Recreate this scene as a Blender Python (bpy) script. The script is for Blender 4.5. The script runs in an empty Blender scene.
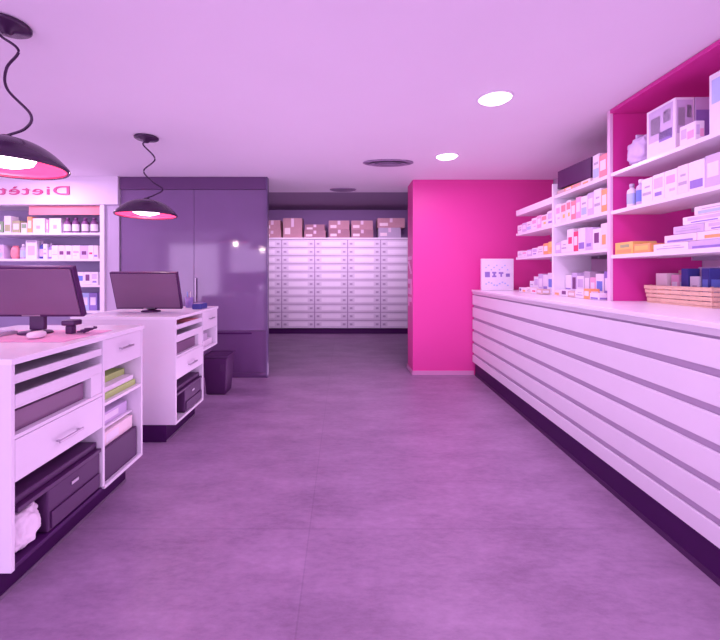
import bpy, bmesh, math, random
from mathutils import Vector, Matrix, noise
rnd = random.Random(11)
S = bpy.context.scene
C = S.collection
PI = math.pi

# ------------------------------------------------------------------ materials
MATS = {}
def mat(name, col, rough=0.5, var=0.06, scale=6.0, spec=0.5, metal=0.0, ior=1.45, emit=None, estr=0.0, trans=0.0, bump=0.0, coat=0.0):
    if name in MATS: return MATS[name]
    m = bpy.data.materials.new(name); m.use_nodes = True
    nt = m.node_tree; b = nt.nodes['Principled BSDF']
    tc = nt.nodes.new('ShaderNodeTexCoord')
    nz = nt.nodes.new('ShaderNodeTexNoise'); nz.inputs['Scale'].default_value = scale; nz.inputs['Detail'].default_value = 4
    nt.links.new(tc.outputs['Object'], nz.inputs['Vector'])
    mx = nt.nodes.new('ShaderNodeMix'); mx.data_type = 'RGBA'
    a = [max(0, c*(1-var)) for c in col]; d = [min(1, c*(1+var)) for c in col]
    mx.inputs[6].default_value = (*a, 1); mx.inputs[7].default_value = (*d, 1)
    nt.links.new(nz.outputs['Fac'], mx.inputs[0])
    nt.links.new(mx.outputs[2], b.inputs['Base Color'])
    b.inputs['Roughness'].default_value = rough
    b.inputs['Metallic'].default_value = metal
    b.inputs['IOR'].default_value = ior
    b.inputs['Specular IOR Level'].default_value = spec
    b.inputs['Transmission Weight'].default_value = trans
    b.inputs['Coat Weight'].default_value = coat
    if emit:
        b.inputs['Emission Color'].default_value = (*emit, 1); b.inputs['Emission Strength'].default_value = estr
    if bump:
        bp = nt.nodes.new('ShaderNodeBump'); bp.inputs['Strength'].default_value = bump; bp.inputs['Distance'].default_value = 0.01
        nt.links.new(nz.outputs['Fac'], bp.inputs['Height']); nt.links.new(bp.outputs['Normal'], b.inputs['Normal'])
    MATS[name] = m
    return m

WHITE  = mat('white_laminate', (.78,.75,.80), .35, .03)
WTOP   = mat('white_worktop', (.86,.84,.88), .25, .03)
CEIL   = mat('ceiling_paint', (.84,.81,.86), .9, .02, 2)
WALLW  = mat('white_wall_paint', (.84,.80,.86), .8, .02, 2)
LAV    = mat('lavender_wall_paint', (.66,.58,.72), .8, .03, 2)
GREYL  = mat('grey_lavender_panel', (.52,.46,.58), .6, .04, 3)
PINK   = mat('magenta_paint', (.80,.065,.36), .45, .03, 1.5)
PINKD  = mat('magenta_panel', (.70,.045,.34), .45, .03, 1.5)
PSKIRT = mat('pink_skirting', (.72,.34,.56), .4, .03)
DARK   = mat('dark_plinth', (.06,.008,.085), .5, .15, spec=.25)
DARKP  = mat('dark_plastic', (.07,.014,.085), .4, .1, 20)
DARKG  = mat('dark_grey_plastic', (.07,.017,.085), .5, .08, 12)
MAUVE  = mat('monitor_cover_plastic', (.20,.11,.19), .30, .12, 4)  # also colours the shade blocks in the desk compartments
GROOVE = mat('groove_grey', (.46,.37,.50), .5, .04)
STEEL  = mat('brushed_steel', (.5,.45,.52), .35, .05, 30, metal=.8)
LAMPO  = mat('lamp_black_enamel', (.05,.018,.06), .22, .1)
LAMPI  = mat('lamp_pink_enamel', (.92,.06,.20), .4, .03)
GLOW   = mat('lit_diffuser', (1,.95,1), .4, 0, emit=(1,.86,1), estr=6.0)
GLOWP  = mat('lit_bulb', (1,.9,1), .4, 0, emit=(1,.80,.97), estr=5)
VENTM  = mat('vent_grey', (.30,.22,.34), .5, .05)
GLASS  = mat('dark_lacquered_glass', (.21,.135,.265), .08, .16, 1.2, ior=1.5)
HEADER = mat('partition_header', (.12,.05,.15), .4, .05)
KRAFT  = mat('kraft_cardboard', (.55,.33,.34), .8, .08, 14)
KRAFT2 = mat('brown_cardboard', (.42,.24,.27), .8, .08, 14)
TAPE   = mat('pale_tape', (.75,.6,.68), .4, .05)
BAGM   = mat('thin_white_plastic', (.85,.78,.84), .35, .06, 25, bump=.4)
GREEN  = mat('lime_green_tray', (.48,.72,.20), .45, .06)
MATP   = mat('pink_desk_mat', (.80,.42,.62), .6, .06)
WICK   = mat('wicker_tan', (.74,.52,.36), .7, .15, 40, bump=.6)
SIGN   = mat('crimson_sign_letter', (.62,.10,.26), .5, .03)
PALEP  = mat('pale_pink_letter', (.95,.35,.66), .5, .03)
CORAL  = mat('coral_banner', (.85,.30,.32), .6, .06)
CLEAR  = mat('window_glass', (.95,.95,1), .02, 0, trans=1.0)
PACK = {
 'white':   mat('pack_white', (.84,.80,.85), .45, .05, 25),
 'ivory':   mat('pack_ivory', (.85,.74,.72), .45, .05, 25),
 'lilac':   mat('pack_lilac', (.62,.52,.72), .45, .08, 25),
 'violet':  mat('pack_violet', (.30,.22,.55), .45, .1, 25),
 'grey':    mat('pack_grey', (.48,.42,.52), .45, .08, 25),
 'navy':    mat('pack_navy', (.05,.06,.30), .4, .1, 25),
 'blue':    mat('pack_blue', (.16,.25,.70), .4, .1, 25),
 'sky':     mat('pack_sky', (.45,.58,.85), .4, .1, 25),
 'pink':    mat('pack_pink', (.85,.42,.60), .45, .08, 25),
 'coral':   mat('pack_coral', (.88,.30,.32), .45, .08, 25),
 'red':     mat('pack_red', (.75,.08,.18), .45, .08, 25),
 'orange':  mat('pack_orange', (.90,.42,.16), .45, .08, 25),
 'yellow':  mat('pack_yellow', (.85,.60,.16), .45, .08, 25),
 'tan':     mat('pack_tan', (.66,.48,.42), .5, .08, 25),
 'olive':   mat('pack_olive', (.40,.44,.22), .5, .08, 25),
 'green':   mat('pack_green', (.25,.42,.22), .5, .08, 25),
 'plum':    mat('pack_plum', (.20,.07,.20), .4, .1, 25),
 'black':   DARKP,
}

def floor_material():
    m = bpy.data.materials.new('polished_concrete_tile'); m.use_nodes = True
    nt = m.node_tree; b = nt.nodes['Principled BSDF']; N = nt.nodes.new; L = nt.links.new
    tc = N('ShaderNodeTexCoord')
    mp = N('ShaderNodeMapping'); mp.inputs['Location'].default_value = (0.17, -2.04, 0)
    L(tc.outputs['Object'], mp.inputs['Vector'])
    br = N('ShaderNodeTexBrick'); br.inputs['Scale'].default_value = 1.0
    br.inputs['Brick Width'].default_value = 1.98; br.inputs['Row Height'].default_value = 1.98
    br.inputs['Mortar Size'].default_value = .004; br.inputs['Mortar Smooth'].default_value = .3
    br.offset = 0.0; br.squash = 1.0
    br.inputs['Color1'].default_value = (.96,.96,.96,1); br.inputs['Color2'].default_value = (1.06,1.06,1.06,1); br.inputs['Mortar'].default_value = (.87,.87,.88,1)
    L(mp.outputs['Vector'], br.inputs['Vector'])
    n1 = N('ShaderNodeTexNoise'); n1.inputs['Scale'].default_value = 2.2; n1.inputs['Detail'].default_value = 8; n1.inputs['Roughness'].default_value = .68
    n2 = N('ShaderNodeTexNoise'); n2.inputs['Scale'].default_value = 22; n2.inputs['Detail'].default_value = 6; n2.inputs['Roughness'].default_value = .7
    mp2 = N('ShaderNodeMapping'); mp2.inputs['Scale'].default_value = (.8, 1.7, 1)
    L(tc.outputs['Object'], mp2.inputs['Vector'])
    L(mp2.outputs['Vector'], n1.inputs['Vector']); L(mp2.outputs['Vector'], n2.inputs['Vector'])
    ad = N('ShaderNodeMath'); ad.operation = 'MULTIPLY_ADD'; ad.inputs[1].default_value = .60
    L(n2.outputs['Fac'], ad.inputs[0]); L(n1.outputs['Fac'], ad.inputs[2])
    cr = N('ShaderNodeValToRGB')
    cr.color_ramp.elements[0].position = .50; cr.color_ramp.elements[0].color = (.225,.135,.235,1)
    cr.color_ramp.elements[1].position = 1.10; cr.color_ramp.elements[1].color = (.40,.265,.41,1)
    L(ad.outputs[0], cr.inputs['Fac'])
    mx = N('ShaderNodeMix'); mx.data_type = 'RGBA'; mx.blend_type = 'MULTIPLY'; mx.inputs[0].default_value = 1
    L(cr.outputs['Color'], mx.inputs[6]); L(br.outputs['Color'], mx.inputs[7])
    L(mx.outputs[2], b.inputs['Base Color'])
    b.inputs['Roughness'].default_value = .42; b.inputs['Specular IOR Level'].default_value = .35
    bp = N('ShaderNodeBump'); bp.inputs['Strength'].default_value = .08; bp.inputs['Distance'].default_value = .01
    L(n2.outputs['Fac'], bp.inputs['Height']); L(bp.outputs['Normal'], b.inputs['Normal'])
    return m
FLOOR = floor_material()

# ------------------------------------------------------------------ mesh helpers
def BM(): return bmesh.new()
def box(bm, x0, x1, y0, y1, z0, z1, bev=0.0, mi=0):
    vs = [bm.verts.new((x, y, z)) for z in (z0, z1) for y in (y0, y1) for x in (x0, x1)]
    fs = []
    for q in ((0,2,3,1),(4,5,7,6),(0,1,5,4),(2,6,7,3),(0,4,6,2),(1,3,7,5)):
        f = bm.faces.new([vs[i] for i in q]); f.material_index = mi; fs.append(f)
    if bev > 0:
        es = list({e for f in fs for e in f.edges})
        r = bmesh.ops.bevel(bm, geom=es, offset=bev, segments=2, profile=.6, affect='EDGES')
        for f in r['faces']: f.material_index = mi
    return bm
def lathe(bm, prof, cx=0, cy=0, n=32, mi=0, smooth=True):
    rings = []
    for r, z in prof:
        if r < 1e-5: rings.append([bm.verts.new((cx, cy, z))])
        else: rings.append([bm.verts.new((cx + r*math.cos(2*PI*k/n), cy + r*math.sin(2*PI*k/n), z)) for k in range(n)])
    for a, b in zip(rings, rings[1:]):
        for k in range(n):
            k2 = (k+1) % n
            if len(a) == 1 and len(b) == 1: continue
            if len(a) == 1: vs = (a[0], b[k2], b[k])
            elif len(b) == 1: vs = (a[k], a[k2], b[0])
            else: vs = (a[k], a[k2], b[k2], b[k])
            f = bm.faces.new(vs); f.material_index = mi; f.smooth = smooth
    return bm
def tube(bm, pts, r, n=8, sub=8):
    P = [Vector(p) for p in pts]
    if sub > 1 and len(P) > 2:
        Q = []
        E = [P[0]*2-P[1]] + P + [P[-1]*2-P[-2]]
        for i in range(1, len(E)-2):
            a, b, c, d = E[i-1:i+3]
            for k in range(sub):
                t = k/sub
                Q.append(.5*((2*b)+(c-a)*t+(2*a-5*b+4*c-d)*t*t+(3*b-a-3*c+d)*t**3))
        Q.append(P[-1]); P = Q
    up = Vector((0,0,1)); rings = []
    for i, p in enumerate(P):
        t = (P[min(i+1, len(P)-1)] - P[max(i-1, 0)]).normalized()
        a = t.cross(up)
        if a.length < 1e-3: a = t.cross(Vector((1,0,0)))
        a.normalize(); b = t.cross(a)
        rings.append([bm.verts.new(p + r*(math.cos(2*PI*k/n)*a + math.sin(2*PI*k/n)*b)) for k in range(n)])
    for x, y in zip(rings, rings[1:]):
        for k in range(n):
            f = bm.faces.new((x[k], x[(k+1)%n], y[(k+1)%n], y[k])); f.smooth = True
    bm.faces.new(rings[0][::-1]); bm.faces.new(rings[-1])
    return bm
def blob(bm, cx, cy, cz, rx, ry, rz, amp=.12, freq=6, seed=0, sub=4, flat=0.0):
    r = bmesh.ops.create_icosphere(bm, subdivisions=sub, radius=1.0)
    for v in r['verts']:
        p = v.co.copy()
        k = 1 + amp*(noise.noise(p*freq*.35 + Vector((seed,seed*.7,0))) + .6*noise.noise(p*freq + Vector((0,seed,3))))
        q = p*k
        for i in range(3):
            q[i] = math.copysign(min(1, abs(q[i]))**(1-.35*(1 if i == 2 else .6)), q[i])
        v.co = Vector((cx + rx*q.x, cy + ry*q.y, max(cz - rz*.98, cz + rz*q.z)))
    for f in bm.faces: f.smooth = True
    return bm
def obj(name, bm, m, parent=None):
    bmesh.ops.recalc_face_normals(bm, faces=bm.faces)
    me = bpy.data.meshes.new(name); bm.to_mesh(me); bm.free()
    for q in (m if isinstance(m, (list, tuple)) else [m]): me.materials.append(q)
    o = bpy.data.objects.new(name, me); C.objects.link(o)
    if parent: o.parent = parent
    return o
LABELS = {}
def tag(o, label, cat, group=None):
    assert 4 <= len(label.split()) <= 16, label
    if label in LABELS: print('DUPLICATE LABEL', label)
    LABELS[label] = o.name
    o['label'] = label; o['category'] = cat
    if group: o['group'] = group
    return o
def thing(name, label, cat, loc=(0,0,0), rz=0, group=None):
    o = bpy.data.objects.new(name, None); o.empty_display_size = .1; C.objects.link(o)
    o.location = loc; o.rotation_euler = (0,0,rz)
    return tag(o, label, cat, group)
def struct(name, bm, m):
    o = obj(name, bm, m); o['kind'] = 'structure'; return o
def dup(root, loc, rz=None, label=None, group=None):
    r = root.copy(); C.objects.link(r); r.location = loc
    if rz is not None: r.rotation_euler = (0,0,rz)
    if label: tag(r, label, r['category'], group or r.get('group'))
    for ch in list(root.children):
        c = ch.copy(); C.objects.link(c); c.parent = r
        for g in ch.children:
            d = g.copy(); C.objects.link(d); d.parent = c
    return r
ORD = ['first','second','third','fourth','fifth','sixth','seventh','eighth','ninth','tenth','eleventh','twelfth','thirteenth','fourteenth']

# ------------------------------------------------------------------ camera
H = 1.30
cam = bpy.data.cameras.new('camera'); co = bpy.data.objects.new('camera', cam); C.objects.link(co)
co.location = (0,0,H); co.rotation_euler = (PI/2,0,0)
cam.sensor_width = 36; cam.sensor_fit = 'HORIZONTAL'; cam.lens = 20.0
cam.shift_x = (360-343)/720; cam.shift_y = -(320-274)/720; cam.clip_start = .02
S.camera = co

# right-hand side runs along a line turned 2 degrees from the camera axis
A = math.atan(.035); NN = math.sqrt(1+.035**2)
def R(s, d, z=0): return ((1.477 + (s*.035 + d)/1), s - d*.035, z)
RZ = -A
WALLD = 1.06           # right wall, metres behind the counter front
CEILZ = 2.515
COUNTZ = 1.10

# ------------------------------------------------------------------ setting
struct('floor', box(BM(), -6.5, 4, -4, 9.6, -.1, 0), FLOOR)
struct('ceiling', box(BM(), -6.5, 4, -4, 5.95, CEILZ, CEILZ+.22), CEIL)
struct('ceiling_storeroom', box(BM(), -6.5, 4, 5.96, 9.6, 2.78, 2.9), mat('storeroom_ceiling_shaded', (.30,.22,.34), .9, .03, 2))  # shade of the unlit storeroom is put into this dark ceiling colour
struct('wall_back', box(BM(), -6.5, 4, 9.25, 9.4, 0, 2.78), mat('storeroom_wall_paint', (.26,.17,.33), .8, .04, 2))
bm = BM(); box(bm, 0, .12, -4, 9, 0, CEILZ)
w = struct('wall_right', bm, LAV); w.location = R(0, WALLD); w.rotation_euler = (0,0,RZ)
struct('wall_left', box(BM(), -6.5, -6.35, -4, 9.25, 0, 2.78), WALLW)
# end wall: magenta pier that closes the shop on the counter side
bm = BM(); box(bm, .90, 2.705, 5.15, 5.56, 0, CEILZ-.001)
struct('wall_end', bm, PINK)
bm = BM(); box(bm, .89, 1.68, 5.135, 5.149, 0.001, .055, .002); box(bm, .885, .899, 5.135, 5.57, .001, .055, .002)
struct('baseboard_end', bm, PSKIRT)
# white end wall over the recessed dietetics shelves
bm = BM(); box(bm, -6.34, -2.80, 4.97, 5.12, 2.165, CEILZ-.001); box(bm, -6.34, -2.80, 5.50, 5.6, 0, CEILZ-.001)
box(bm, -6.34, -6.2, 4.97, 5.5, 0, 2.164)
struct('wall_left_end', bm, WALLW)
bm = BM(); box(bm, -2.965, -2.80, 5.0, 5.49, 0.001, 2.163, .003)
struct('trim_1', bm, GREYL)
# shop front behind the camera
bm = BM()
box(bm, -6.34, 3, -3.95, -3.8, 0, .35); box(bm, -6.34, 3, -3.95, -3.8, 2.4, CEILZ-.001)
for x0, x1 in ((-6.34,-6.0), (-4.3,-3.9), (-1.6,-1.2), (1.1,3)): box(bm, x0, x1, -3.95, -3.8, .351, 2.399)
struct('wall_front', bm, WALLW)
for i, (x0, x1) in enumerate(((-6.0,-4.3), (-3.9,-1.6), (-1.2,1.1))):
    bm = BM()
    for a0, a1, b0, b1 in ((x0+.002,x0+.05,.352,2.398), (x1-.05,x1-.002,.352,2.398), (x0+.051,x1-.051,.352,.40), (x0+.051,x1-.051,2.35,2.398), (x0+.051,x1-.051,1.25,1.29)):
        box(bm, a0, a1, -3.92, -3.84, b0, b1)
    f = struct('window_%d' % (i+1), bm, DARKG)
    bm = BM(); box(bm, x0+.051, x1-.051, -3.885, -3.88, .401, 1.249); box(bm, x0+.051, x1-.051, -3.885, -3.88, 1.291, 2.349)
    g = obj('window_pane', bm, CLEAR, f); g['kind'] = 'structure'

# ------------------------------------------------------------------ ceiling fittings
def downlight(x, y, label):
    t = thing('downlight', label, 'ceiling light', (x,y,CEILZ), 0, 'round ceiling downlights')
    bm = BM(); lathe(bm, [(.106,-.001),(.122,-.001),(.122,-.006),(.108,-.009),(.106,-.001)], n=40); obj('frame', bm, CEIL, t)
    bm = BM(); lathe(bm, [(0,-.032),(.05,-.029),(.085,-.020),(.105,-.004),(.105,-.001)], n=40); obj('diffuser', bm, GLOW, t)
downlight(1.05, 2.76, 'larger-looking bright round downlight in the ceiling above the slatted counter')
downlight(1.07, 4.12, 'small bright round downlight in the ceiling close to the magenta wall')
downlight(.95, 1.2, 'round downlight overhead above the near end of the aisle')
downlight(-.5, -.9, 'round downlight in the ceiling behind the camera position')
downlight(-3.55, 4.35, 'round downlight washing the dietetics wall, hidden above the nearer pendant')
downlight(-5.0, 4.3, 'round downlight washing the dietetics wall beyond the frame edge')
def vent(x, y, r, label, z=CEILZ):
    t = thing('ceiling_vent', label, 'vent', (x,y,z), 0, 'oval ceiling air diffusers'); t.scale = (1,.42,1)
    bm = BM(); lathe(bm, [(0,-.001),(r*.98,-.001),(r,-.012),(r*.93,-.02),(r*.9,-.008),(0,-.008)], n=40); obj('backing', bm, VENTM, t)
    for k, q in enumerate((.74, .5, .26)):
        bm = BM(); lathe(bm, [(r*q*.72,-.014),(r*q,-.030),(r*q*1.03,-.028),(r*q*.78,-.010),(r*q*.72,-.014)], n=40); obj('ring', bm, VENTM, t)
vent(.49, 4.34, .275, 'dark oval air diffuser in the shop ceiling before the passage')
vent(0.0, 5.72, .19, 'faint oval air diffuser near the ceiling edge over the passage')

def pendant(x, y, cordpts, label):
    t = thing('pendant_lamp', label, 'pendant lamp', (x,y,0), 0, 'black dome pendants over the desks')
    bm = BM(); lathe(bm, [(0,CEILZ-.001),(.096,CEILZ-.001),(.102,CEILZ-.006),(.100,CEILZ-.016),(.09,CEILZ-.022),(.03,CEILZ-.034),(.018,CEILZ-.05),(0,CEILZ-.05)], n=40)
    obj('canopy', bm, LAMPO, t)
    bm = BM(); tube(bm, cordpts, .0065, 8, 10); obj('cord', bm, LAMPO, t)
    z0 = 1.815; rim = .256
    prof = []
    for k in range(1, 15):
        q = k/14
        prof.append((rim*q, z0 + .018 + .127*(1-q**2.5)))
    prof = [(0, z0+.145)] + prof + [(rim+.003, z0+.008), (rim-.003, z0), (rim-.009, z0+.002)]
    inn = [(r*.985, z-.006) for r, z in prof[:-3]]
    bm = BM(); lathe(bm, prof + [(rim-.012, z0+.012)] + inn[::-1], n=56); sh = obj('shade', bm, LAMPO, t)
    lin = [(rim-.013, z0+.004)] + [(r*.965, z-.010) for r, z in prof[:-3]][::-1]
    bm = BM(); lathe(bm, lin, n=56); obj('shade_lining', bm, LAMPI, sh)
    bm = BM(); lathe(bm, [(0, z0+.158),(.022, z0+.158),(.028, z0+.148),(.03, z0+.139)], n=24); obj('cap', bm, LAMPO, t)
    bm = BM(); lathe(bm, [(0,z0+.006),(.06,z0+.010),(.105,z0+.026),(.118,z0+.05),(.09,z0+.085),(0,z0+.10)], n=32); obj('bulb', bm, GLOWP, t)
    ld = bpy.data.lights.new('pendant_light', 'POINT'); ld.energy = 5; ld.color = (1,.78,.72); ld.shadow_soft_size = .03
    lo = bpy.data.objects.new('pendant_light', ld); C.objects.link(lo); lo.location = (x,y,z0-.03)
zc = 1.972
pendant(-1.635, 1.944, [(-.05,0,2.47),(-.02,.0,2.45),(.042,.02,2.395),(.0,.0,2.30),(.02,-.02,2.19),(.117,.0,2.075),(.085,.01,2.012),(0,0,zc)],
        'black dome pendant with pink lining nearest the camera, over the front desk')
pendant(-1.743, 3.547, [(-.02,0,2.47),(-.025,.0,2.44),(.066,.02,2.325),(-.024,.0,2.215),(.05,.01,2.12),(.145,.0,2.05),(.07,.0,2.0),(0,0,zc)],
        'black dome pendant with pink lining hanging before the dark glass partition')

# ------------------------------------------------------------------ dark glass partition
t = thing('glass_partition', 'dark purple reflective glass partition beside the passage to the drawers', 'partition', (0,5.0,0))
X0, X1 = -2.785, -.965
obj('header', box(BM(), X0, X1, -.006, .10, 2.36, CEILZ-.002, .002), HEADER, t)
xs = -1.87
for a, b in ((X0, xs-.002), (xs+.002, X1)):
    obj('glass_pane', box(BM(), a, b, .02, .05, .59, 2.359, .002), GLASS, t)
    lp = obj('lower_panel', box(BM(), a, b, .018, .05, .06, .586, .002), HEADER, t)
    obj('slot', box(BM(), a+.25*(b-a), b-.18, .012, .0179, .545, .565, .001), DARK, lp)
obj('bottom_rail', box(BM(), X0, X1, .01, .07, .001, .059, .002), HEADER, t)
obj('edge_profile', box(BM(), X1+.001, X1+.02, -.002, .10, .001, CEILZ-.002, .002), mat('partition_edge', (.14,.09,.20), .3, .04), t)
obj('door_handle', box(BM(), xs+.02, xs+.035, -.012, .019, .95, 1.25, .003), STEEL, t)

# ------------------------------------------------------------------ dietetics shelving
t = thing('display_shelving', 'white recessed dietetics shelving under the mirrored wall sign', 'shelving', (0,5.0,0))
SX0, SX1 = -5.2, -2.968
obj('back_panel', box(BM(), SX0, SX1, .42, .44, .05, 2.16), mat('shelf_back_lavender', (.44,.38,.56), .6, .05, 3), t)
for a, b in ((SX1-.055, SX1), (SX0, SX0+.055)): obj('side_panel', box(BM(), a, b, -.03, .419, .001, 2.16, .003), WTOP, t)
LSH = [1.815, 1.49, 1.165, .84, .5]
for z in LSH: obj('shelf', box(BM(), SX0+.056, SX1-.056, -.02, .419, z-.028, z, .002), WTOP, t)
obj('promotional_strip', box(BM(), -3.95, SX1-.058, .03, .04, 2.045, 2.155, .001), CORAL, t)
# sign, mirrored as in the photograph
cu = bpy.data.curves.new('dietetics_sign', 'FONT'); cu.body = 'Diet\u00e8tica'; cu.size = .152; cu.extrude = .008; cu.space_character = 1.12
tmp = bpy.data.objects.new('tmp_sign', cu); C.objects.link(tmp)
bpy.context.view_layer.update()
me = bpy.data.meshes.new_from_object(tmp.evaluated_get(bpy.context.evaluated_depsgraph_get()))
bpy.data.objects.remove(tmp)
M_ = Matrix(((-2.05,0,0,0),(0,0,-1,0),(0,1,0,0),(0,0,0,1)))
me.transform(M_); me.flip_normals(); me.materials.append(SIGN); me.name = 'wall_sign'
o = bpy.data.objects.new('wall_sign', me); C.objects.link(o); o.location = (-3.37, 4.9605, 2.285)
tag(o, 'crimson mirrored lettering on the white wall above the dietetics shelves', 'sign')

# ------------------------------------------------------------------ products
def carton(w, l, h, body, marks, loc, rz, label, group, cat='carton', name='product_carton', tilt=0):
    """w across (local x), l along (local y), standing on z=0; aisle face is -x, near face is -y"""
    bm = BM(); box(bm, -w/2, w/2, -l/2, l/2, 0, h, min(.003, h*.1))
    o = obj(name, bm, PACK[body] if isinstance(body, str) else body)
    e = .0008
    for k, (mk, a, b, c, d) in enumerate(marks):
        nm = 'printed_label' if k == 0 else 'printed_band'
        obj(nm, box(BM(), -w/2-e, -w/2+.0002, -l/2 + a*l, -l/2 + b*l, c*h, d*h), PACK[mk], o)
        obj(nm, box(BM(), -w/2 + (1-b)*w, -w/2 + (1-a)*w, -l/2-e, -l/2+.0002, c*h, d*h), PACK[mk], o)
    o.location = loc; o.rotation_euler = (tilt,0,rz)
    return tag(o, label, cat, group)
def bottle(r, h, body, capm, lab, loc, label, group, cat='bottle', name='bottle'):
    bm = BM(); lathe(bm, [(0,0),(r*.9,0),(r,r*.12),(r,h*.66),(r*.9,h*.74),(r*.45,h*.80),(r*.42,h*.84),(0,h*.84)], n=20)
    o = obj(name, bm, PACK[body])
    bm = BM(); lathe(bm, [(r*.4,h*.845),(r*.52,h*.85),(r*.52,h*.985),(r*.45,h),(0,h)], n=20); obj('cap', bm, PACK[capm], o)
    bm = BM(); lathe(bm, [(r*1.012,h*.14),(r*1.012,h*.58)], n=20); obj('printed_label', bm, PACK[lab], o)
    o.location = loc
    return tag(o, label, cat, group)
def pouch(rx, ry, rz_, m, loc, label, group, seed, cat='pouch', name='product_pouch', amp=.16):
    bm = BM(); blob(bm, 0, 0, rz_, rx, ry, rz_, amp, 9, seed, 4)
    zmin = min(v.co.z for v in bm.verts)
    for v in bm.verts: v.co.z -= zmin
    o = obj(name, bm, m)
    bm = BM(); box(bm, -rx*.75, rx*.75, -ry*.06, ry*.06, rz_*1.6, rz_*2.15, .002); obj('seal_flap', bm, m, o)
    o.location = loc
    return tag(o, label, cat, group)
MK = {
 'a': [('lilac',.12,.88,.45,.85), ('violet',.2,.8,.15,.3)],
 'b': [('violet',.1,.9,.08,.36)],
 'c': [('pink',.15,.85,.5,.8), ('lilac',.15,.6,.2,.3)],
 'd': [('red',.2,.8,.35,.65)],
 'e': [('sky',.1,.9,.1,.45), ('grey',.2,.8,.6,.7)],
 'f': [('orange',.2,.8,.15,.55)],
 'g': [('grey',.1,.9,.3,.42), ('grey',.2,.7,.6,.68)],
 'h': [('coral',.1,.9,.55,.9), ('yellow',.2,.6,.2,.4)],
 'n': [('blue',.15,.85,.3,.7)],
 'p': [('plum',.2,.8,.3,.8)],
 'w': [('white',.15,.85,.3,.75)],
}
MKN = {'a':'lilac print','b':'violet base','c':'pink panel','d':'red label','e':'blue base','f':'orange spot',
       'g':'grey lines','h':'coral top','n':'blue square','p':'plum panel','w':'white panel'}
def an(word): return ('an ' if word[0] in 'aeiou' else 'a ') + word
def run(s0, s1, z, d, items, where, group, ref):
    """cartons side by side from s1 (far) towards s0 (near) in the right-hand shelving; each item: (body, mark, share, depth, height)"""
    tot = sum(i[2] for i in items); s = s1
    for k, (body, mk, share, w, h) in enumerate(items):
        l = (s1-s0)*share/tot
        x, y, _ = R(s - l/2, d + w/2)
        carton(w, l-.004, h, body, MK[mk], (x, y, z+.0008), RZ + rnd.uniform(-.015,.015),
               '%s carton, %s, %s from %s %s' % (body, MKN[mk], ORD[k], ref, where), group)
        s -= l

# ------------------------------------------------------------------ right counter
t = thing('slatted_counter', 'long white counter with horizontal slatted front and dark plinth', 'counter', R(0,0), RZ)
L0, L1 = .2, 5.12
obj('worktop', box(BM(), -.012, 1.05, L0, L1, 1.075, COUNTZ, .003), WTOP, t)
obj('carcass', box(BM(), .016, 1.04, L0+.01, L1-.005, .18, 1.0745), GROOVE, t)
Z = [.18, .30, .447, .60, .755, .91, 1.045, 1.0745]
for a, b in zip(Z, Z[1:]):
    top = b-.036 if b < 1.0 else (b-.014 if b < 1.05 else b)
    obj('slat', box(BM(), 0, .0155, L0, L1, a, top, .003), WHITE, t)
obj('plinth', box(BM(), .035, 1.0, L0+.02, L1-.005, .001, .179), DARK, t)
obj('plinth_strip', box(BM(), .030, .0349, L0+.02, L1-.005, .001, .03), DARKG, t)

# far shelving on the right wall
t = thing('wall_shelving', 'white open wall shelving bays between the magenta wall and the pink case', 'shelving', R(0,0), RZ)
S0, S1, SD = 3.01, 4.74, 3.84
for z in (2.045, 1.775, 1.495):
    for a, b in ((S0+.002, SD-.012), (SD+.012, S1)):
        obj('shelf', box(BM(), .40, .74, a, b, z-(.065 if z > 2 and a > SD else .028), z, .003), WTOP, t)
        for q in (a+.12, b-.12):
            obj('bracket', box(BM(), .741, 1.055, q-.008, q+.008, z-.05, z-.006, .002), STEEL, t)
obj('divider', box(BM(), .39, .75, SD-.011, SD+.011, COUNTZ+.001, 2.16, .003), WTOP, t)

# near case with pink end panel
t = thing('display_case', 'tall magenta display case standing on the near part of the counter', 'display case', R(0,0), RZ)
ep = obj('end_panel', box(BM(), .415, 1.055, 2.975, 3.002, COUNTZ+.001, CEILZ-.004, .001), PINKD, t)
obj('front_edge', box(BM(), .392, .4145, 2.972, 3.004, COUNTZ+.001, CEILZ-.004, .002), mat('pink_white_edge', (.86,.62,.78), .4, .03), ep)
obj('back_panel', box(BM(), 1.035, 1.055, 1.0, 2.974, 2.05, CEILZ-.031), PINKD, t)
obj('top_panel', box(BM(), .392, 1.034, 1.0, 2.9715, CEILZ-.03, CEILZ-.004, .001), PINKD, t)
for z in (2.045, 1.765, 1.44):
    obj('shelf', box(BM(), .40, .76, 1.0, 2.974, z-.026, z, .003), WTOP, t)
    for q in (1.3, 2.7):
        obj('bracket', box(BM(), .761, 1.034, q-.008, q+.008, z-.05, z-.006, .002), STEEL, t)

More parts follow.
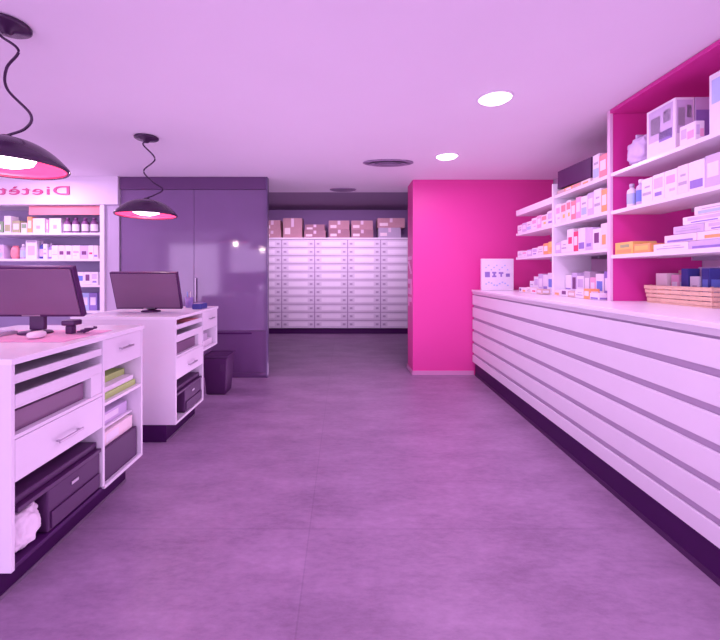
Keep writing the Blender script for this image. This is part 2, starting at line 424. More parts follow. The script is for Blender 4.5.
# --- near case, top shelf
GT = 'packs on the top shelf of the magenta case'
z = 2.046
pouch(.075, .10, .095, PACK['lilac'], R(2.75,.485,z), 'crumpled lilac pouch at the far end of the top shelf in the magenta case', GT, 3.1, amp=.25)
carton(.11, .235, .305, 'white', [('lilac',.08,.92,.30,.95), ('violet',.1,.55,.25,.45), ('grey',.5,.85,.45,.8), ('white',.15,.4,.6,.85)], R(2.51,.47,z), RZ, 'tall white carton with violet picture beside the crumpled pouch', GT)
carton(.11, .235, .305, 'lilac', [('violet',.05,.95,.25,.75), ('white',.05,.95,.02,.2)], R(2.51,.585,z), RZ, 'tall lilac carton standing behind the white carton with violet picture', GT)
carton(.05, .11, .11, 'white', [('pink',.1,.5,.2,.6),('lilac',.55,.9,.3,.8)], R(2.30,.435,z), RZ, 'small white pack in front of the tall picture cartons', GT, 'pack', 'product_pack')
carton(.13, .16, .32, 'white', [('sky',.1,.9,.5,.9)], R(2.09,.485,z), RZ, 'tall white carton with sky blue print at the frame edge, top shelf', GT)
# middle shelf
GM = 'packs on the middle shelf of the magenta case'
z = 1.766
bottle(.030, .165, 'white', 'grey', 'sky', R(2.82,.45,z), 'white bottle with sky blue label, farther one on the middle case shelf', GM)
bottle(.028, .175, 'lilac', 'white', 'blue', R(2.73,.45,z), 'lilac bottle with blue label beside the row of white cartons', GM)
run(1.80, 2.67, z, .41, [('white','g',1,.10,.155),('white','a',1,.10,.16),('white','c',1,.10,.16),('ivory','g',.8,.10,.165),('white','b',1.1,.10,.165),
     ('lilac','w',1,.10,.17),('white','p',.9,.1,.165),('pink','w',1,.1,.15),('white','d',1,.1,.16)], 'on the middle case shelf', GM, 'the bottles')
# lower shelf
GL = 'packs on the lower shelf of the magenta case'
z = 1.441
carton(.16, .19, .085, 'yellow', [('orange',.1,.9,.1,.4),('olive',.2,.7,.55,.8)], R(2.86,.50,z), RZ, 'flat yellow carton next to the magenta end panel on the lower shelf', GL)
carton(.13, .14, .06, 'orange', [('yellow',.1,.9,.3,.8)], R(2.68,.48,z), RZ+.05, 'flat orange carton between the yellow carton and the white stack', GL)
names = ['bottom','second','middle','fourth','top']
for k, (far, n) in enumerate(((2.59,3),(2.50,3),(2.43,3),(2.36,2),(2.28,2))):
    s = far; l = (far-1.78)/n
    for j in range(n):
        cc = ['white','ivory','lilac'][(k+2*j) % 3] if not (k == 1 and j == 1) else 'white'
        mk = 'f' if (k == 1 and j == 1) else ['g','b','g','a','e'][(k+j) % 5]
        carton(.20, l-.004, .046, cc, MK[mk], R(s-l/2, .53, z + k*.0475), RZ + rnd.uniform(-.01,.01),
               'flat %s carton, %s, in %s layer of stepped stack, %s from far end' % (cc, MKN[mk], names[k], ORD[j]), GL)
        s -= l
# basket on the counter
def basket(s, d, l, w, h, label):
    t = thing('wicker_basket', label, 'basket', R(s,d,COUNTZ+.0008), RZ)
    bm = BM(); box(bm, -w/2, w/2, -l/2, l/2, 0, .008); obj('base', bm, WICK, t)
    for j in range(4):
        z0 = .010 + j*(h-.01)/4; z1 = z0 + (h-.01)/4 - .004; g = .004*j
        bm = BM()
        for b in ((-w/2-g, -w/2-g+.008, -l/2-g, l/2+g), (w/2+g-.008, w/2+g, -l/2-g, l/2+g), (-w/2-g+.0081, w/2+g-.0081, -l/2-g, -l/2-g+.008), (-w/2-g+.0081, w/2+g-.0081, l/2+g-.008, l/2+g)):
            box(bm, *b, z0, z1, .002)
        obj('band', bm, WICK, t)
    for sx in (-1,1):
        for sy in (-1,1):
            bm = BM(); box(bm, sx*(w/2-.016)-.005, sx*(w/2-.016)+.005, sy*(l/2-.016)-.005, sy*(l/2-.016)+.005, .0085, h); obj('corner_post', bm, WICK, t)
    return t
basket(2.60, .74, .52, .32, .125, 'tan wicker basket full of packs on the counter in the magenta case')
GB = 'packs in the wicker basket'
zb = COUNTZ + .010
for (s, d, w, l, h, bc, mk, lab) in (
    (2.78,.68,.08,.10,.17,'ivory','f','ivory pack with an orange spot at the far end of the wicker basket'),
    (2.68,.69,.07,.07,.16,'pink','w','pink pack with a white panel inside the wicker basket'),
    (2.60,.69,.07,.06,.20,'navy','b','upright navy pack in the middle of the wicker basket'),
    (2.52,.69,.08,.07,.15,'white','g','white pack with thin grey lines beside the navy pack in the basket'),
    (2.44,.69,.08,.06,.20,'navy','n','navy pack with a blue square at the near end of the basket'),
    (2.74,.82,.10,.12,.19,'tan','h','tan pack with coral top band at the back of the basket'),
    (2.58,.83,.10,.14,.21,'lilac','a','lilac pack at the back of the basket behind the navy pack'),
    (2.44,.83,.09,.10,.18,'coral','w','coral pack at the back near corner of the basket')):
    h += .025; d -= .02
    carton(w, l, h, bc, MK[mk], R(s,d,zb), RZ+rnd.uniform(-.1,.1), lab, GB, 'pack', 'product_pack')
carton(.12, .10, .17, 'pink', MK['w'], R(2.27,.70,COUNTZ+.001), RZ+.1, 'pink carton standing on the counter at the near end of the basket', 'packs on the counter')

# --- far bays
def runs(tag_, s0, s1, z, items, d=.41):
    run(s0, s1, z+.001, d, items, tag_[0], tag_[1], tag_[2])
r4 = [3.03, 3.82]; f4 = [3.86, 4.72]
# top of bay next to the case
z = 2.046
GF = 'packs on top of the far wall shelving'
run(3.27, 3.81, z, .42, [('tan','g',1,.18,.036),('orange','w',1,.18,.036),('tan','h',1,.18,.036),('ivory','f',1,.18,.036)], 'under the dark leaning box', GF, 'divider')
carton(.17, .54, .165, 'black', [], R(3.54,.51,z+.050), RZ, 'long dark plum box lying tilted across the top shelf packs', GF, 'box', 'storage_box', tilt=.03)
carton(.10, .09, .20, 'white', MK['e'], R(3.19,.47,z+.001), RZ, 'white carton with sky blue print beside the dark plum box', GF)
carton(.12, .10, .17, 'coral', MK['w'], R(3.085,.47,z+.001), RZ, 'coral carton with white panel next to the case, top shelf', GF)
# bay near the case
G2 = 'packs in the shelving bay beside the magenta case'
runs(('on the upper shelf behind the pink case', G2, 'divider'), *r4, 1.775, [('white','c',1,.12,.18),('ivory','h',1,.12,.17),('white','h',.8,.12,.18),('coral','w',.8,.12,.16),('pink','w',.8,.12,.18),('white','e',1,.12,.17),('lilac','w',.9,.12,.18),('white','g',1,.12,.19),('orange','w',.8,.12,.17)])
runs(('on the middle shelf behind the pink case', G2, 'divider'), *r4, 1.495, [('lilac','w',1,.12,.10),('white','g',1,.12,.11),('white','d',1,.12,.20),('red','w',.7,.12,.17),('white','b',1,.12,.19),('lilac','a',1,.12,.18),('white','p',1,.12,.16),('ivory','f',.8,.12,.19)])
runs(('standing on the counter behind the pink case', G2, 'divider'), *r4, COUNTZ, [('white','b',1,.12,.19),('lilac','p',.8,.12,.21),('white','a',1,.12,.18),('grey','w',.8,.12,.22),('pink','w',.7,.12,.17),('white','n',1,.12,.2),('violet','w',.7,.12,.22),('white','f',1,.12,.17)], d=.50)
run(3.05, 3.75, COUNTZ+.001, .36, [('ivory','f',1,.08,.05),('white','p',1,.08,.06),('tan','w',1,.08,.05),('white','g',1,.08,.07),('orange','w',.7,.08,.08),('white','b',1,.08,.05)], 'in the low front line on the counter', G2, 'divider')
# farthest bay
G1 = 'packs in the shelving bay beside the magenta wall'
runs(('on the top shelf of the end bay', G1, 'magenta wall'), *f4, 2.045-.270+.0, [('white','g',1,.12,.09),('lilac','w',1,.12,.10),('white','e',1,.12,.10),('white','c',1,.12,.12),('pink','w',.8,.12,.13),('white','h',1,.12,.12),('white','a',1,.12,.14)])
runs(('on the lower shelf of the end bay', G1, 'magenta wall'), *f4, 1.495, [('white','g',1,.12,.07),('white','c',1,.12,.06),('lilac','w',1,.12,.07),('white','a',1,.12,.08),('ivory','g',1,.12,.09),('orange','w',.8,.12,.11),('yellow','f',.8,.12,.12)])
runs(('standing on the counter of the end bay', G1, 'magenta wall'), 3.86, 4.60, COUNTZ, [('white','e',1,.12,.12),('white','a',1,.12,.17),('lilac','w',1,.12,.20),('white','b',1,.12,.19),('white','n',1,.12,.21),('sky','w',.8,.12,.22),('white','p',1,.12,.2)], d=.50)
run(3.90, 4.45, COUNTZ+.001, .32, [('white','p',.6,.08,.05),('white','f',1,.08,.05),('ivory','g',1,.08,.06),('white','d',1,.08,.05),('tan','w',1,.08,.05)], 'in a low line on the far counter', G1, 'display card')
# display card at the far end
t = thing('display_card', 'square white display card with a line of blue symbols on the counter end', 'card', R(4.90,.235,COUNTZ+.001), 0)
cd = obj('card', box(BM(), -.195, .195, -.02, .02, 0, .385, .003), PACK['white'], t)
for k in range(4):
    bm = BM(); x = -.125 + k*.083
    if k == 0: box(bm, x-.03, x+.03, -.0215, -.0202, .16, .225)
    elif k == 1:
        box(bm, x-.026, x+.026, -.0215, -.0202, .16, .18); box(bm, x-.026, x+.026, -.0215, -.0202, .205, .225); box(bm, x-.012, x+.012, -.0215, -.0202, .1801, .2049)
    elif k == 2:
        box(bm, x-.028, x+.028, -.0215, -.0202, .20, .222); box(bm, x-.008, x+.012, -.0215, -.0202, .165, .1999)
    else: box(bm, x-.024, x+.024, -.0215, -.0202, .165, .205)
    obj('symbol', bm, PACK['violet'], cd)
bm = BM()
for k in range(9):
    box(bm, -.15+k*.033, -.135+k*.033, -.0212, -.0202, .27+.03*math.sin(k*2.1), .285+.03*math.sin(k*2.1)); box(bm, -.15+k*.033, -.13+k*.033, -.0212, -.0202, .07+.02*math.sin(k*1.3), .085+.02*math.sin(k*1.3))
obj('faint_print', bm, PACK['sky'], cd)

# lettering on the pier's passage side
bm = BM()
y0, y1 = 5.22, 5.50
def lbar(z0, z1, a=y0, b=y1): box(bm, .893, .8995, a, b, z0, z1)
lbar(1.49,1.535); 
for k in range(5): lbar(1.30+k*.035, 1.335+k*.035-.001, y0+.045*k, y0+.045*k+.10)
lbar(1.17,1.235); lbar(1.03,1.11); lbar(1.11,1.165,y0,y0+.09)
lbar(.93,.99); lbar(.87,.929,y1-.09,y1)
o = obj('wall_lettering', bm, PALEP); tag(o, 'pale pink upright lettering on the passage side of the magenta pier', 'lettering')

# ------------------------------------------------------------------ service desks
XF = -1.29
def handle(parent, u0, u1, z):
    bm = BM(); box(bm, .018, .026, u0, u1, z-.006, z+.006, .002); box(bm, .0005, .018, u0+.01, u0+.018, z-.004, z+.004); box(bm, .0005, .018, u1-.018, u1-.01, z-.004, z+.004)
    return obj('handle', bm, STEEL, parent)
def desk(label, y, low):
    t = thing('service_desk', label, 'desk', (XF,y,0), 0, 'white service desks')
    zb = .135 if low else .585
    D = -.80
    obj('worktop', box(BM(), D-.01, .008, -.008, 1.028, .945, .970, .003), WTOP, t)
    obj('end_panel', box(BM(), D, 0, 0, .018, .135, .9445, .002), WHITE, t)
    obj('end_panel', box(BM(), D, 0, 1.002, 1.02, zb, .9445, .002), WHITE, t)
    obj('divider', box(BM(), D, 0, .594, .612, .155 if low else .135, .9445, .002), WHITE, t)
    obj('back_panel', box(BM(), D, D+.016, .0185, .593, .156, .9445), WHITE, t)
    obj('back_panel', box(BM(), D, D+.016, .6125, 1.0015, zb+.02, .9445), WHITE, t)
    obj('bottom_board', box(BM(), D, -.004 if low else 0, .0185, .5935, .135, .1545, .002), DARK if low else WHITE, t)
    if low: obj('bottom_board', box(BM(), D, 0, .6125, 1.0015, .135, .1545, .002), WHITE, t)
    obj('inner_panel', box(BM(), -.50, -.485, .0185, .593, .48, .9445), GREYL, t)
    obj('inner_panel', box(BM(), -.42, -.405, .6125, 1.0015, zb+.021, .77), GREYL, t)
    # two pull-out trays and an open compartment
    def tray(z0, z1, pull):
        bm = BM(); box(bm, -.46+pull, pull, .022, .59, z0, z0+.008); box(bm, pull-.014, pull, .022, .59, z0+.0081, z1, .002)
        box(bm, -.46+pull, pull-.015, .022, .03, z0+.0081, z1); box(bm, -.46+pull, pull-.015, .582, .59, z0+.0081, z1)
        return obj('tray', bm, WHITE, t)
    tray(.866, .901, -.004); tray(.768, .822, -.002)
    obj('shelf', box(BM(), -.484, -.001, .0185, .593, .648, .664, .002), WHITE, t)
    obj('filler_block', box(BM(), -.06, -.005, .50, .592, .6645, .767), WHITE, t)
    d = obj('drawer', box(BM(), -.45, -.001, .0205, .592, .478, .645, .003), WHITE, t); handle(d, .235, .40, .548)
    d = obj('drawer', box(BM(), -.40, -.001, .614, 1.0, .775, .942, .003), WHITE, t); handle(d, .74, .87, .872)
    obj('shelf', box(BM(), -.404, -.001, .6125, 1.0015, .583, .600, .002), WTOP, t)
    if low: obj('shelf', box(BM(), -.404, -.06, .6125, 1.0015, .42, .432, .002), WTOP, t)
    obj('plinth', box(BM(), D+.04, -.075, .004, .955 if low else .60, .001, .1345), DARK, t)
    obj('plinth_strip', box(BM(), -.0749, -.071, .004, .955 if low else .60, .001, .016), STEEL, t)
    return t
desk('nearer white service desk with open trays, drawers and a green-filled shelf', 1.555, True)
desk('farther white service desk with a short hanging shelf at its far end', 3.085, False)

def printer(u, label):
    t = thing('printer', label, 'printer', (XF,u,.156), 0, 'dark printers in the desk bays')
    obj('body', box(BM(), -.40, -.012, .21, .585, 0, .19, .008), DARKG, t)
    obj('scanner_lid', box(BM(), -.41, -.03, .045, .588, .2105, .245, .006), DARKP, t)
    obj('control_panel', box(BM(), -.42, -.006, .04, .59, .1905, .210, .003), DARKP, t)
    obj('paper_drawer', box(BM(), -.0115, -.004, .225, .575, .012, .085, .002), DARKG, t)
    obj('badge', box(BM(), -.0115, -.007, .36, .41, .135, .150, .001), STEEL, t)
    return t
pr = printer(1.555, 'dark printer filling the bottom bay of the nearer desk')
dup(pr, (XF,3.085,.156), 0, 'dark printer in the bottom bay of the farther desk')
o = obj('plastic_bag', blob(BM(), XF-.094, 1.666, .2475, .086, .087, .092, .17, 8, 2.2, 5), BAGM)
tag(o, 'crumpled white plastic bag stuffed beside the printer in the nearer desk', 'bag')

# trays and boxes in the nearer desk's open shelf (x into desk is negative)
def leftbox(name, cat, x0, x1, u0, u1, z0, z1, m, label, group=None, base=1.555, extra=None):
    bm = BM(); w, l, h = x1-x0, u1-u0, z1-z0
    box(bm, -w/2, w/2, -l/2, l/2, 0, h, .003)
    o = obj(name, bm, m); o.location = (XF+(x0+x1)/2, base+(u0+u1)/2, z0)
    if extra: 
        em, a, b, c, d = extra
        obj('printed_label', box(BM(), w/2-.0002, w/2+.0008, -l/2+a*l, -l/2+b*l, c*h, d*h), em, o)
    return tag(o, label, cat, group)
GS = 'contents of the nearer desk shelf'
leftbox('document_tray', 'tray', -.38, -.03, .625, .99, .6008, .634, GREEN, 'lower lime green tray on the open shelf of the nearer desk', GS)
leftbox('paper_stack', 'paper', -.36, -.04, .63, .985, .6348, .664, PACK['white'], 'white paper stack sandwiched between the two lime green trays', GS)
leftbox('document_tray', 'tray', -.38, -.10, .625, .99, .6648, .702, GREEN, 'upper lime green tray on top of the white paper stack', GS)
leftbox('paper_carton', 'carton', -.34, -.08, .66, .98, .4328, .50, PACK['lilac'], 'lilac carton on the low inner shelf of the nearer desk', GS, extra=(PACK['white'],.1,.7,.3,.8))
leftbox('storage_box', 'box', -.36, -.02, .625, .985, .1553, .335, DARKG, 'dark storage box on the bottom board of the nearer desk', GS)
leftbox('paper_carton', 'carton', -.30, -.04, .66, .97, .3358, .412, PACK['ivory'], 'ivory carton resting on the dark storage box in the nearer desk', GS, extra=(PACK['white'],.1,.5,.2,.8))
leftbox('shade_block', 'carton', -.33, -.03, .03, .48, .6648, .748, MAUVE, 'flat mauve block as painted shade in the open compartment of the nearer desk', GS)  # block added to give the open compartment its shaded interior tone
GS2 = 'contents of the farther desk shelf'
b2 = 3.085
leftbox('paper_stack', 'paper', -.36, -.04, .64, .97, .6008, .66, PACK['white'], 'white paper stack on the open shelf of the farther desk', GS2, b2)
leftbox('paper_carton', 'carton', -.30, -.03, .66, .80, .6608, .73, PACK['grey'], 'small grey carton on the paper stack in the farther desk', GS2, b2)
leftbox('shade_block', 'carton', -.33, -.03, .03, .48, .6648, .748, MAUVE, 'flat mauve block as painted shade in the open compartment of the farther desk', GS2, b2)  # same added shade block in the farther desk
leftbox('leaflet_bundle', 'leaflets', -.20, -.03, .40, .575, .8745, .8985, PACK['coral'], 'coral leaflet bundle in the top tray of the farther desk', GS2, b2)

# desk mat, monitors, clutter
o = obj('desk_mat', box(BM(), -2.06, -1.345, 1.93, 2.33, .9705, .9735, .001), MATP); tag(o, 'pink desk mat on the worktop of the nearer desk', 'mat')
def monitor(x, y, z, label, rz=0, low=.10, Hh=.275, W=.285):
    t = thing('monitor', label, 'monitor', (x,y,z), rz, 'dark desk monitors')
    bm = BM(); lathe(bm, [(0,0),(.078,0),(.082,.004),(.074,.012),(.03,.018),(0,.018)], n=36); bs = obj('base', bm, DARKP, t)
    obj('neck', box(BM(), -.04, .04, .004, .034, .0185, low+.06, .006), DARKP, t)
    T = Matrix.Translation((0,-.012,low)) @ Matrix.Rotation(math.radians(19), 4, 'X')
    bm = BM(); box(bm, -W, W, -.02, .012, 0, Hh, .006); bm.transform(T); sh = obj('housing', bm, DARKP, t)
    bm = BM(); box(bm, -W+.012, W-.012, -.028, -.0201, .016, Hh-.012, .003); bm.transform(T); obj('cover', bm, MAUVE, t)
    bm = BM(); box(bm, -W+.014, W-.014, .0121, .014, .02, Hh-.014); bm.transform(T); obj('screen', bm, DARKG, t)
    bm = BM(); box(bm, -.05, .05, -.0205, -.0201, .004, .012); bm.transform(T); obj('badge', bm, STEEL, t)
    return t
monitor(-1.69, 2.20, .9738, 'dark tilted monitor on the pink mat of the nearer desk', 0, .10, .285)
monitor(-1.68, 3.50, .9705, 'dark tilted monitor on the farther desk, in front of the glass partition', 0, .032, .335)

# small things on the nearer desk
t = thing('keyboard', 'grey keyboard on the nearer desk beside the monitor base', 'keyboard', (-1.90,2.12,.9738))
obj('case', box(BM(), -.15, .12, -.07, .07, 0, .016, .003), PACK['grey'], t)
bm = BM()
for r in range(5):
    for k in range(11): box(bm, -.14+k*.0235, -.121+k*.0235, -.06+r*.0245, -.041+r*.0245, .0165, .022)
obj('keys', bm, PACK['lilac'], t)
bm = BM(); blob(bm, 0, 0, .018, .03, .05, .018, .0, 1, 0, 3); o = obj('computer_mouse', bm, PACK['white']); o.location = (-1.555,2.03,.9742)
bm = BM(); box(bm, -.003, .003, .008, .045, .0335, .037); obj('scroll_wheel', bm, PACK['grey'], o)
tag(o, 'white computer mouse in front of the monitor base on the nearer desk', 'mouse')
t = thing('barcode_scanner', 'black barcode scanner with coiled cable beside the monitor base, nearer desk', 'scanner', (-1.49,2.19,.9738))
obj('head', box(BM(), -.035, .035, -.03, .045, .045, .075, .01), DARKP, t)
obj('grip', box(BM(), -.018, .018, -.02, .02, 0, .0445, .006), DARKP, t)
bm = BM(); pts = [(.05+.022*math.cos(k*.9)+.003*k, .0+.022*math.sin(k*.9), .006+.0012*k) for k in range(24)]; tube(bm, pts, .005, 6, 4); obj('cable', bm, DARKG, t)
# farther desk
t = thing('card_terminal', 'dark blue card terminal on the farther desk beside the monitor', 'card terminal', (-1.36,3.80,.9705))
obj('body', box(BM(), -.045, .045, -.08, .08, 0, .05, .008), PACK['navy'], t)
obj('display', box(BM(), -.035, .035, .01, .065, .0505, .054, .001), PACK['violet'], t)
obj('keypad', box(BM(), -.035, .035, -.065, -.005, .0505, .055, .001), PACK['grey'], t)
t = thing('pen_cup', 'violet pen cup with pens on the farther desk', 'pen cup', (-1.52,3.95,.9705))
bm = BM(); lathe(bm, [(0,0),(.034,0),(.038,.10),(.034,.10),(.031,.006),(0,.006)], n=24); obj('cup', bm, PACK['violet'], t)
for k, (a, b, m) in enumerate(((-.012,.004,'blue'),(.010,-.006,'white'),(.0,.014,'plum'))):
    bm = BM(); tube(bm, [(a*.6,b*.6,.008),(a*1.9,b*1.9,.155)], .004, 6, 1); obj('pen', bm, PACK[m], t)

# waste bin
t = thing('waste_bin', 'dark waste bin on the floor at the far end of the farther desk', 'bin', (-1.37,4.42,.001))
bm = BM()
prof = [(.105,0),(.135,.40)]
def rect(z, a, b, r): return
for (a0, z0), (a1, z1) in zip(prof, prof[1:]):
    v0 = [bm.verts.new((sx*a0, sy*a0*1.1, z0)) for sx, sy in ((-1,-1),(1,-1),(1,1),(-1,1))]
    v1 = [bm.verts.new((sx*a1, sy*a1*1.1, z1)) for sx, sy in ((-1,-1),(1,-1),(1,1),(-1,1))]
    for k in range(4): bm.faces.new((v0[k], v0[(k+1)%4], v1[(k+1)%4], v1[k]))
    bm.faces.new(v0[::-1]); bm.faces.new(v1)
bmesh.ops.bevel(bm, geom=list(bm.edges), offset=.012, segments=2, profile=.5, affect='EDGES')
obj('bucket', bm, DARKP, t)
bm = BM()
for b in ((-.142,.142,-.156,-.130), (-.142,.142,.130,.156), (-.142,-.118,-.1299,.1299), (.118,.142,-.1299,.1299)): box(bm, *b, .4005, .425, .004)
obj('rim', bm, DARKG, t)
obj('swing_lid', box(BM(), -.117, .117, -.129, .129, .4005, .418, .004), DARKP, t)
obj('label_plate', box(BM(), .05, .10, -.1475, -.142, .26, .33, .001), DARKG, t)

# ------------------------------------------------------------------ dietetics products
GDT, GDM, GDL = 'products on the top dietetics shelf', 'products on the middle dietetics shelf', 'products on the low dietetics shelf'
def lx(px, Y=5.05): return (px-343)/400*Y
def facing(px0, px1, z, h, body, marks, label, group, d=.12, y=5.06, cat='carton', name='product_carton'):
    x0, x1 = lx(px0, y), lx(px1, y); w = x1-x0-.004
    bm = BM(); box(bm, -w/2, w/2, 0, d, 0, h, .003); o = obj(name, bm, PACK[body])
    for k, (mk, a, b, c, e) in enumerate(marks):
        bm = BM(); box(bm, -w/2+a*w, -w/2+b*w, -.0008, .0002, c*h, e*h); obj('printed_label' if k == 0 else 'printed_band', bm, PACK[mk], o)
    o.location = ((x0+x1)/2, y, z+.0008)
    return tag(o, label, cat, group)
z = LSH[0]
facing(-12, 3, z, .15, 'green', MK['w'], 'green carton with white panel at the frame edge, top dietetics shelf', GDT)
facing(4, 11, z, .22, 'white', [('olive',.1,.9,.1,.5)], 'white carton with olive base print on the top dietetics shelf', GDT)
facing(12, 20, z, .16, 'olive', MK['w'], 'olive carton with white panel on the top dietetics shelf', GDT)
facing(21, 27, z, .13, 'white', [('green',.1,.9,.5,.9)], 'white carton with green top print on the top dietetics shelf', GDT)
facing(27, 32, z, .21, 'orange', MK['w'], 'slim orange carton before the white twin cartons, top dietetics shelf', GDT)
facing(32.5, 45, z, .19, 'white', [('grey',.3,.6,.3,.5)], 'wide white carton next to the slim orange carton, dietetics', GDT)
facing(46, 48.5, z, .17, 'pink', MK['w'], 'thin pink carton between two wide white cartons, dietetics', GDT)
facing(49, 61, z, .19, 'white', [('pink',.35,.65,.3,.55)], 'wide white carton beside the white-labelled plum bottles, dietetics', GDT)
for k, px in enumerate((65.5, 74, 83.5, 92.5)):
    bottle(.042, .20, 'plum', 'plum', 'white', (lx(px,5.06), 5.1, z+.0008), 'plum bottle with white label, %s from the wide white cartons' % ORD[k], GDT)
z = LSH[1]
facing(-12, 4, z, .18, 'lilac', MK['e'], 'lilac carton at the frame edge on the middle dietetics shelf', GDM)
o = pouch(.050, .045, .08, PACK['coral'], (lx(12,5.06), 5.12, z+.001), 'round coral pouch on the middle dietetics shelf', GDM, 8.3, amp=.1)
bottle(.035, .19, 'grey', 'white', 'sky', (lx(21,5.06), 5.1, z+.0008), 'grey bottle with sky blue label beside the coral pouch', GDM)
facing(25.5, 37, z, .235, 'white', [('lilac',.2,.8,.2,.7),('grey',.1,.9,.88,.96)], 'tall white carton with lilac panel on the middle dietetics shelf', GDM)
bottle(.032, .22, 'navy', 'grey', 'lilac', (lx(40.2,5.06), 5.1, z+.0008), 'navy bottle with lilac label beside the tall lilac panel carton', GDM)
facing(43, 47, z, .19, 'white', MK['g'], 'narrow white carton between two slender bottles, dietetics', GDM)
bottle(.028, .20, 'violet', 'grey', 'white', (lx(49.2,5.06), 5.1, z+.0008), 'violet bottle with white label at the start of the carton row', GDM)
for k, (a, b, mk, bd) in enumerate(((51.5,58,'g','white'),(58,65,'p','ivory'),(65,72,'p','white'),(72,80,'c','white'),(80,88,'p','lilac'),(88,93.5,'d','white'),(93.5,98,'b','ivory'))):
    facing(a, b, z, .17, bd, [(m, max(.12,p), min(.88,q), r_*.7+.1, s_*.6+.1) for m, p, q, r_, s_ in MK[mk]], '%s carton with %s, %s from the violet bottle, dietetics' % (bd, MKN[mk], ORD[k]), GDM)
z = LSH[2]
for k, (a, b, mk, bd) in enumerate(((40,52,'a','lilac'),(52,64,'b','white'),(64,77,'e','white'),(77,84,'n','white'),(84,91,'p','white'),(91,98,'a','white'))):
    facing(a, b, z, .16, bd, MK[mk], '%s carton with %s, %s along the low dietetics shelf' % (bd, MKN[mk], ORD[k]), GDL)
z = LSH[3]
for k, (a, b, bd) in enumerate(((60,70,'blue'),(70,80,'lilac'),(80,89,'sky'),(89,97,'violet'))):
    facing(a, b, z, .22, bd, MK['w'], '%s carton with white panel on the lowest visible dietetics shelf' % bd, GDL)

# ------------------------------------------------------------------ storeroom drawer cabinet
CY, CX0, PITCH, NC, NR = 8.67, -2.05, .715, 5, 11
CX0 = .10 - 3*PITCH
t = thing('drawer_cabinet', 'wide white wall of small drawers at the end of the passage', 'drawer cabinet', (0,CY,0))
XR = CX0 + NC*PITCH
obj('carcass', box(BM(), CX0-.02, XR+.02, .02, .5, .12, 2.05), GROOVE, t)
obj('top_board', box(BM(), CX0-.03, XR+.03, -.012, .51, 2.0505, 2.088, .003), WTOP, t)
obj('plinth', box(BM(), CX0, XR, .04, .48, .001, .1195), DARK, t)
zb0, zh = .125, (2.045-.125)/NR
TAPEW = mat('white_label_card', (.92,.90,.93), .5, .03)
first = None
for c in range(NC):
    for r in range(NR):
        x = CX0 + c*PITCH; z0 = zb0 + r*zh
        if first is None:
            d = obj('drawer', box(BM(), .012, PITCH-.012, -.004, .019, .006, zh-.010, .002), WHITE, t)
            h1 = obj('label_holder', box(BM(), .15, PITCH-.15, -.007, -.0041, .045, zh-.045, .001), TAPEW, d)
            bm = BM()
            box(bm, .045, .105, -.016, -.0041, .065, .105, .003)
            h2 = obj('handle', bm, PACK['grey'], d)
            h3 = obj('right_handle', box(BM(), PITCH-.105, PITCH-.045, -.012, -.0041, .065, .105, .003), PACK['grey'], d)  # second handle, at the right end of the drawer front
            first = d; d.location = (x,0,z0)
        else:
            d = first.copy(); C.objects.link(d); d.parent = t; d.location = (x,0,z0)
            for ch in first.children:
                e = ch.copy(); C.objects.link(e); e.parent = d
def lxx(px): return (px-343)/400*8.75
def storebox(px0, px1, z0, z1, m, label, d=.34, y=8.72):
    x0, x1 = lxx(px0), lxx(px1); w = x1-x0-.012; h = z1-z0
    bm = BM(); box(bm, -w/2, w/2, 0, d, 0, h, .004); o = obj('cardboard_box', bm, m)
    bm = BM(); box(bm, -w/2-.0008, w/2+.0008, d/2-.025, d/2+.025, h-.03, h+.001); box(bm, -.03, .03, -.0009, .0002, h*.55, h*.98)
    obj('tape', bm, TAPE, o)
    bm = BM(); box(bm, -w*.42, -w*.12, -.0012, .0002, h*.18, h*.5); obj('paper_label', bm, PACK['ivory'], o)
    o.location = ((x0+x1)/2, y, z0)
    return tag(o, label, 'cardboard box', 'cardboard boxes on the drawer cabinet')
b0 = 2.0892
storebox(263, 281.5, b0, b0+.16, KRAFT, 'lower cardboard box of the pair nearest the glass partition on the drawers')
storebox(264, 281, b0+.161, b0+.385, KRAFT, 'upper cardboard box of the pair nearest the glass partition on the drawers')
storebox(283, 302.5, b0, b0+.43, KRAFT, 'tall single cardboard box on the drawer cabinet beside the first pair')
storebox(304, 326, b0, b0+.16, KRAFT2, 'lower flat cardboard box beside the tall single box')
storebox(305, 325, b0+.161, b0+.29, KRAFT2, 'upper flat cardboard box beside the tall single box')
storebox(328.5, 350, b0, b0+.18, KRAFT2, 'lower cardboard box of the pair in the middle of the drawers')
storebox(328.5, 349.5, b0+.181, b0+.375, KRAFT, 'upper cardboard box of the pair in the middle of the drawers')
storebox(351, 373.5, b0, b0+.18, KRAFT2, 'lower cardboard box of the pair just past the middle pair')
storebox(351, 373, b0+.181, b0+.375, KRAFT, 'upper cardboard box of the pair just past the middle pair')
storebox(378, 401, b0, b0+.22, PACK['grey'], 'grey box on the drawer cabinet closest to the magenta pier')
storebox(377, 405, b0+.221, b0+.43, KRAFT, 'wide cardboard box lying on the grey box near the magenta pier')

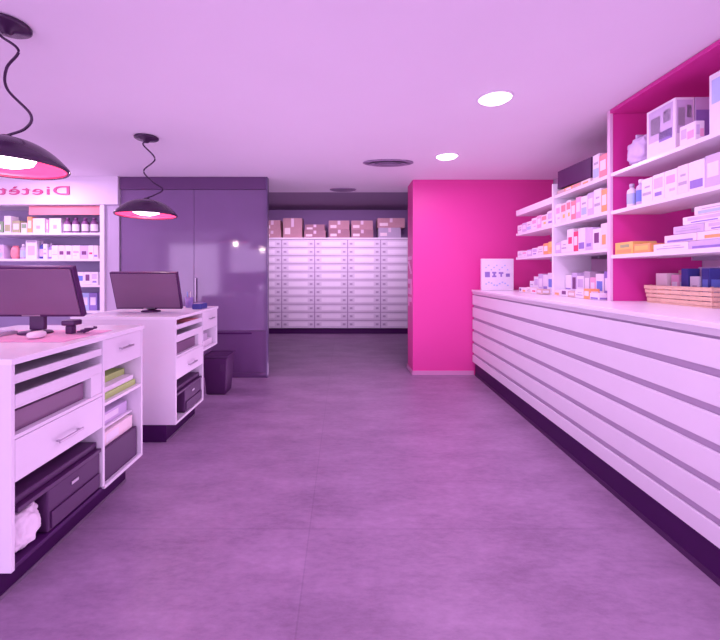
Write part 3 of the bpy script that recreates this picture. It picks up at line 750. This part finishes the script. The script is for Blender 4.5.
# ------------------------------------------------------------------ light
TINT = (.92, .57, 1.0)
def area(name, loc, rot, sx, sy, energy, col=TINT):
    l = bpy.data.lights.new(name, 'AREA'); l.shape = 'RECTANGLE'; l.size = sx; l.size_y = sy; l.energy = energy; l.color = col
    o = bpy.data.objects.new(name, l); C.objects.link(o); o.location = loc; o.rotation_euler = rot
    return o
for i, (x0, x1) in enumerate(((-6.0,-4.3), (-3.9,-1.6), (-1.2,1.1))):
    area('window_daylight', ((x0+x1)/2, -3.78, 1.37), (PI/2,0,0), x1-x0, 1.95, 66, (.86,.57,1.0))
for x, y in ((1.05,2.76),(1.07,4.12),(.95,1.2),(-.5,-.9),(-3.55,4.35),(-5.0,4.3)):
    area('downlight_lamp', (x,y,CEILZ-.04), (0,0,0), .18, .18, 15 if x > -2 else 18)
wld = bpy.data.worlds.new('daylight'); S.world = wld; wld.use_nodes = True
bg = wld.node_tree.nodes['Background']; bg.inputs['Color'].default_value = (.62,.45,1.0,1); bg.inputs['Strength'].default_value = .9
area('floor_fill', (-.25, 2.0, .03), (PI,0,0), 1.9, 4.8, 28)  # added upward fill lights at floor level, brightening the ceiling like bounced light
area('floor_fill_far', (-.25, 4.2, .032), (PI,0,0), 1.6, 3.0, 14)
area('floor_fill_side', (-3.6, 3.0, .03), (PI,0,0), 3.0, 3.6, 24)
# storeroom ceiling lamp that washes the drawers
l = bpy.data.lights.new('storeroom_lamp', 'AREA'); l.shape = 'RECTANGLE'; l.size = 3.2; l.size_y = .2; l.spread = math.radians(80); l.energy = 28; l.color = TINT
o = bpy.data.objects.new('storeroom_lamp', l); C.objects.link(o); o.location = (-.3, 6.3, 2.7); o.rotation_euler = (math.radians(66),0,0)

for q in bpy.data.objects:
    if q.type == 'LIGHT': q.visible_camera = False
S.cycles.use_denoising = True
S.cycles.max_bounces = 10; S.cycles.diffuse_bounces = 6
S.view_settings.view_transform = 'Standard'; S.view_settings.look = 'None'
S.view_settings.exposure = 0.0; S.view_settings.gamma = 1.0; S.view_settings.use_curve_mapping = False
